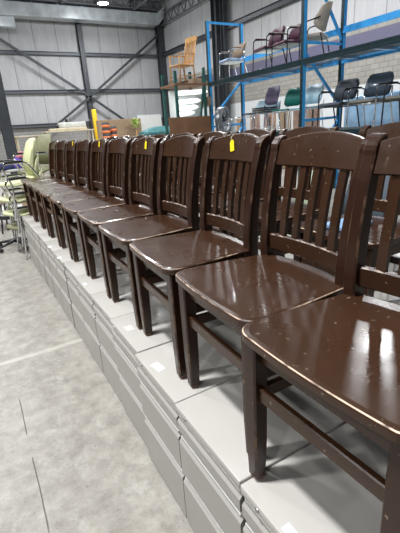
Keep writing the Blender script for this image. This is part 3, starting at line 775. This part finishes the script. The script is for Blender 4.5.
# faces left (-x)
MB().rbox(0, .46, 0, .46, .42, .45, .008, 0, 2).build('seat', 'pine', t)
for x_, y_ in ((.03, .03), (.03, .43)): MB().tube([(x_-.03, y_, 0), (x_, y_, .42), (x_, y_, .66)], .018, 8).build('leg', 'pine', t)
for y_ in (.03, .43): MB().tube([(.48, y_, 0), (.44, y_, .44), (.58, y_, 1.08)], .019, 8).build('back_post', 'pine', t)
for y_ in (.03, .43): MB().bar((.0, y_, .67), (.47, y_, .69), .04, .025).build('armrest', 'pine', t)
MB().bar((.58, .0, 1.04), (.58, .46, 1.04), .025, .11).build('crest_rail', 'pine', t)
MB().bar((.455, .03, .52), (.455, .43, .52), .02, .05).build('lower_rail', 'pine', t)
for k in range(5): MB().bar((.46, .09+k*.07, .53), (.57, .09+k*.07, 1.0), .012, .03, up=(1, 0, 0)).build('slat', 'pine', t)
for y_ in (.03, .43): MB().tube([(.0, y_, .2), (.47, y_, .2)], .011, 8).build('stretcher', 'pine', t)
for k in range(3): MB().tube([(.12+k*.1, .03, .45), (.12+k*.1, .03, .66)], .009, 6).build('spindle', 'pine', t)

# ------------------------------------------------------------------ pale green stacking chairs past the end of the row
def green_chair(loc, rz, label, m, back=True):
    t = thing('green_armchair', label, 'chair', loc, rz, 'pale green chairs past the end of the row')
    # curved seat pad
    rings = []
    for i in range(9):
        u = i/8; x = -.05+.49*u; w_ = .26*math.sqrt(max(.05, 1-(1-min(1, u*2.3))**2)) if u < .44 else .26
        zc = .455-.035*math.sin(math.pi*min(1, u*1.3))-.02*(1-u) if u > 0 else .425
        rings.append([(x, -w_, zc), (x, -w_*.5, zc+.008), (x, w_*.5, zc+.008), (x, w_, zc), (x, w_, zc-.03), (x, 0, zc-.035), (x, -w_, zc-.03)])
    MB().loft(rings, 0, True, True, True).build('seat', m, t)
    backpad(.44, .48, .93, .42, .50, .022, .13, .07).build('backrest', m, t)
    for s in (-1, 1):
        y = s*.265
        MB().tube(smooth_path([(.06, y, 0), (.10, y, .40), (.02, y, .60), (.05, y, .655), (.30, y, .665), (.44, y, .45), (.52, y, 0)], .05), .0115, 8).build('arm_frame', 'chrome', t)
        MB().rbox(.05, .27, y-.02, y+.02, .662, .685, .008, 0, 2).build('armrest', 'black_plastic', t)
    MB().tube([(.10, -.265, .39), (.10, .265, .39)], .01, 8).build('cross_bar', 'chrome', t)
    return t
green_chair((-0.13, 5.55, .55), R(4), 'pale green armchair with chrome loops, topmost of its stack', 'green_fabric')
green_chair((-0.13, 5.56, .36), R(4), 'pale green armchair, middle of its stack past the row', 'green_fabric')
green_chair((-0.12, 5.57, .18), R(4), 'pale green armchair, third down in its stack past the row', 'green_fabric')
green_chair((-0.11, 5.58, .001), R(4), 'pale green armchair, lowest of its stack, feet on the floor', 'khaki_fabric')
green_chair((.26, 6.5, .60), R(20), 'khaki green armchair back peeking out behind the pale green stack', 'khaki_fabric')
carton(.20, .85, 6.3, 6.95, 0, .60, 'cardboard', 'crate', 'brown crate carrying the khaki chair behind the pale green stack', 'crate')
# black swivel chair
t = thing('swivel_stool', 'black swivel stool on casters beside the end of the cabinets', 'stool', (-.05, 6.1, 0), R(-20))
MB().lathe([(.02, .44), (.21, .45), (.235, .48), (.22, .515), (.03, .53)], 24).build('seat', 'black_plastic', t)
MB().tube([(0, 0, .08), (0, 0, .44)], .03, 12).build('gas_post', 'black_frame', t)
for k in range(5):
    a = 2*math.pi*k/5+.3
    ar = MB().tube([(0, 0, .12), (.27*math.cos(a), .27*math.sin(a), .075)], [.028, .016], 8).build('base_arm', 'black_plastic', t)
    cx, cy = .28*math.cos(a), .28*math.sin(a)
    cs = MB(); 
    for s in (-.014, .014): cs.tube([(cx+s*math.sin(a)-.006*math.sin(a), cy-s*math.cos(a)+.006*math.cos(a), .031), (cx+s*math.sin(a)+.006*math.sin(a), cy-s*math.cos(a)-.006*math.cos(a), .031)], .03, 12)
    cs.tube([(cx, cy, .03), (cx, cy, .08)], .008, 6); cs.build('caster', 'black_plastic', ar)
# grey round stool top, orange bag, navy pile at the left edge
t = thing('round_stool', 'stool with a beige padded round seat at the left edge', 'stool', (.02, 7.3, 0))
MB().lathe([(.05, .50), (.24, .50), (.26, .54), (.24, .60), (.05, .615)], 24).build('seat', 'beige_fabric', t)
for k in range(4):
    a = k*math.pi/2+.4; MB().tube([(.12*math.cos(a), .12*math.sin(a), .5), (.2*math.cos(a), .2*math.sin(a), 0)], .014, 8).build('leg', 'black_frame', t)
t = thing('cloth_bag', 'orange cloth bag slumped on the floor at the left edge', 'bag', (-.62, 8.3, 0))
MB().lathe([(.10, 0), (.30, .02), (.34, .18), (.28, .36), (.14, .46), (.05, .47)], 14).xf(Matrix.Diagonal((1, .7, 1, 1))).build('sack', 'orange', t)
MB().tube(smooth_path([(-.08, 0, .45), (-.07, 0, .58), (.07, 0, .58), (.08, 0, .45)], .05), .012, 6).build('handle', 'purple_cloth', t)
t = thing('utility_cart', 'grey cart with chrome posts behind the pale green chairs', 'cart', (-.1, 8.0, 0))
for zt in (.25, .95): MB().rbox(-.45, .55, -.3, .3, zt, zt+.04, .01).build('shelf', 'pale_under', t)
for x_ in (-.43, .53):
    for y_ in (-.28, .28): MB().tube([(x_, y_, 0), (x_, y_, 1.0)], .014, 8).build('leg', 'chrome', t)
def heap(name, m, loc, sx, sy, sz, label, cat, seed):
    random.seed(seed); n = 16; rings = []
    for i in range(7):
        v = i/6; r = math.cos(v*math.pi/2*.96); z_ = math.sin(v*math.pi/2)
        rings.append([(sx*r*math.cos(2*math.pi*k/n)*(1+.12*random.random()), sy*r*math.sin(2*math.pi*k/n)*(1+.12*random.random()), sz*z_*(1+.06*random.random())) for k in range(n)])
    return tag(MB().loft(rings, 0, True, True, True).build(name, m, loc=loc), label, cat)
heap('folded_blanket', 'navy', (-.1, 7.95, .991), .46, .27, .16, 'navy blue blanket heaped on the grey cart', 'blanket', 3)
heap('purple_cushion', 'purple_cloth', (.38, 7.86, .991), .11, .13, .20, 'purple cushion at the right end of the grey cart', 'cushion', 4)
heap('pink_cloth', 'pink', (.42, 7.55, 1.10), .09, .08, .10, 'pink cloth bundle lying on the end of the cart', 'cloth', 5)
bpy.data.objects['pink_cloth'].location = (.44, 7.86, 1.17)
carton(-.95, -.45, 9.0, 9.5, 0, 1.3, 'black_plastic', 'speaker_cabinet', 'black cabinet standing at the left edge of the view', 'cabinet', .02)

# ------------------------------------------------------------------ clutter below the back wall
def table(name, label, loc, w, d_, h, m, lm='tan_paint', group=None):
    t = thing(name, label, 'table', loc, 0, group)
    MB().rbox(-w/2, w/2, -d_/2, d_/2, h-.05, h, .008).build('tabletop', m, t)
    for a in (-1, 1):
        for b in (-1, 1): MB().box(a*(w/2-.08)-.03, a*(w/2-.08)+.03, b*(d_/2-.08)-.03, b*(d_/2-.08)+.03, 0, h-.05).build('leg', lm, t)
    return t
table('tall_workbench', 'tall tan workbench seen above the far chair backs', (3.6, 18.0, 0), 2.0, .9, 1.72, 'tan_paint')
t = thing('sewing_machine', 'beige machine body with dark knobs standing on the tan workbench', 'machine', (3.6, 18.0, 1.721))
MB().rbox(-.75, .75, -.28, .28, 0, .10, .02, 0, 2).build('machine_bed', 'tan_paint', t)
MB().rbox(-.35, .75, -.2, .2, .1, .32, .03, 0, 2).build('machine_body', 'pale_under', t)
for x_ in (-.42, .0, .78):
    MB().lathe([(.03, 0), (.06, .03), (.06, .12), (.03, .15)], 12, c=(x_, 0, .32 if x_ > -.4 and x_ < .7 else .1)).build('knob', 'black_plastic', t)
MB().tube([(.95, 0, 0), (.98, 0, .3), (1.02, 0, .42)], .03, 6).build('lever', 'black_frame', t)
table('tan_table', 'low tan table left of the workbench near the column', (2.0, 18.6, 0), 1.0, .8, 1.62, 'tan_paint')
for i, (x_, y_, s_) in enumerate(((5.25, 18.0, 1.0), (5.62, 18.1, .86))):
    t = thing('traffic_barrel', ['taller orange and black striped traffic barrel by the yellow post', 'shorter orange and black striped traffic barrel, right of the taller one'][i], 'traffic barrel', (x_, y_, 0), 0, 'traffic barrels by the back wall')
    r_ = .17*s_; zt = (1.98 if i == 0 else 1.80)
    MB().lathe([(r_*1.25, 0), (r_*1.25, .08), (r_, .1), (r_, zt-.12), (r_*.8, zt-.02), (r_*.2, zt)], 18).build('drum', 'barrel_black', t)
    for k in range(7):
        zz = zt-.24-k*.24
        MB().lathe([(r_+.004, zz), (r_+.004, zz+.12)], 18).build('orange_band', 'barrel_orange', t)
o = MB().rbox(-.13, .13, -.10, .10, 0, 2.98, .02, 0, 2).build('yellow_post', 'yellow_paint', loc=(7.15, 26.0, 0)); tag(o, 'tall yellow post standing beside the middle wall column', 'post')
carton(6.6, 9.2, 23.5, 24.0, 0, 2.25, 'cardboard', 'cardboard_stack', 'wide tan cardboard stack behind the traffic barrels', 'cardboard')
o = MB().rbox(0, 1.75, 0, .06, 0, 2.55, .005).build('white_board', 'white_board', loc=(10.3, 26.5, 0)); o.rotation_euler = (R(-4), 0, 0); tag(o, 'pale board leaning against the back wall block', 'board')
o = MB().rbox(0, .32, 0, .2, 0, 2.3, .005).build('wood_post', 'panel_wood', loc=(9.85, 26.3, 0)); tag(o, 'narrow brown wooden post beside the pale board', 'post')
t = thing('potted_plant', 'leafy green plant above the cardboard stack', 'plant', (8.55, 22.8, 0))
MB().lathe([(.18, 0), (.26, .5), (.28, .52), (.2, .54)], 16).build('pot', 'cardboard', t)
MB().tube([(0, 0, .5), (.03, 0, 1.6)], .03, 6).build('stem', 'pine', t)
random.seed(11); lf = MB()
for k in range(110):
    a = random.random()*6.283; b = random.random()*1.5; rr = .15+.25*random.random()
    c = Vector((rr*math.cos(a)*math.cos(b)*1.1, rr*math.sin(a)*math.cos(b), 1.75+rr*math.sin(b)*1.3))
    d1 = Vector((math.cos(a), math.sin(a), random.uniform(-.5, .8))).normalized()*.11; d2 = d1.cross(Vector((0, 0, 1))).normalized()*.04
    lf.add([c-d1, c+d2, c+d1, c-d2], [(0, 1, 2, 3)])
lf.build('leaves', 'leaf_green', t)
t = thing('covered_machine', 'low teal cloth-covered machine behind the tagged chairs', 'covered machine', (8.1, 18.5, 0))
MB().rbox(-.9, .9, -.4, .4, 0, 1.35, .05, 0, 2).build('machine_body', 'pale_under', t)
rings = []
for i in range(9):
    u = -1+2*i/8; h_ = .32*math.sqrt(max(0, 1-u*u*.92)); rings.append([(u*1.0, -.45, 1.30), (u*1.0, -.3, 1.36+h_*.7), (u*1.0, 0, 1.36+h_), (u*1.0, .3, 1.36+h_*.7), (u*1.0, .45, 1.30)])
MB().loft(rings, 0, True, True, True).build('cloth_cover', 'teal_cloth', t)

# ------------------------------------------------------------------ things glimpsed through the chair slats, behind the second row
for i, (x_, y_, m_, sm_, zz, rz_) in enumerate(((2.05, 3.75, 'lime', 'lime', .50, -20), (1.9, 3.0, 'sage', 'sage', .46, -30), (2.1, 2.35, 'slate_fabric', 'white_cloth', .44, -10), (2.2, 1.6, 'white_cloth', 'white_cloth', .42, -25))):
    lab = ['lime green chair glimpsed through the slats of the third chair', 'sage green chair glimpsed between the second and third chair backs', 'grey chair with a white seat glimpsed through the second chair slats', 'white chair glimpsed through the slats of the nearest chair'][i]
    sidechair(lab, (x_, y_, .001), R(rz_), m_, 'chrome', 'chairs on the floor behind the second row', top=1.02 if i else 1.12, w=.5, seat_m=sm_)
tag(MB().rbox(-.09, .09, -.06, .06, 0, .02, .004).build('storage_box', 'light_blue_card', loc=(.63, .62, H+.0) ), 'flat light blue box glimpsed under the nearest chair lower rail', 'box')
bpy.data.objects['storage_box'].location = (.92, 1.12, H+.4465)

# ------------------------------------------------------------------ output look
vs = sc.view_settings
vs.view_transform = 'Standard'; vs.look = 'None'; vs.gamma = 1; vs.use_curve_mapping = False
vs.exposure = -.25
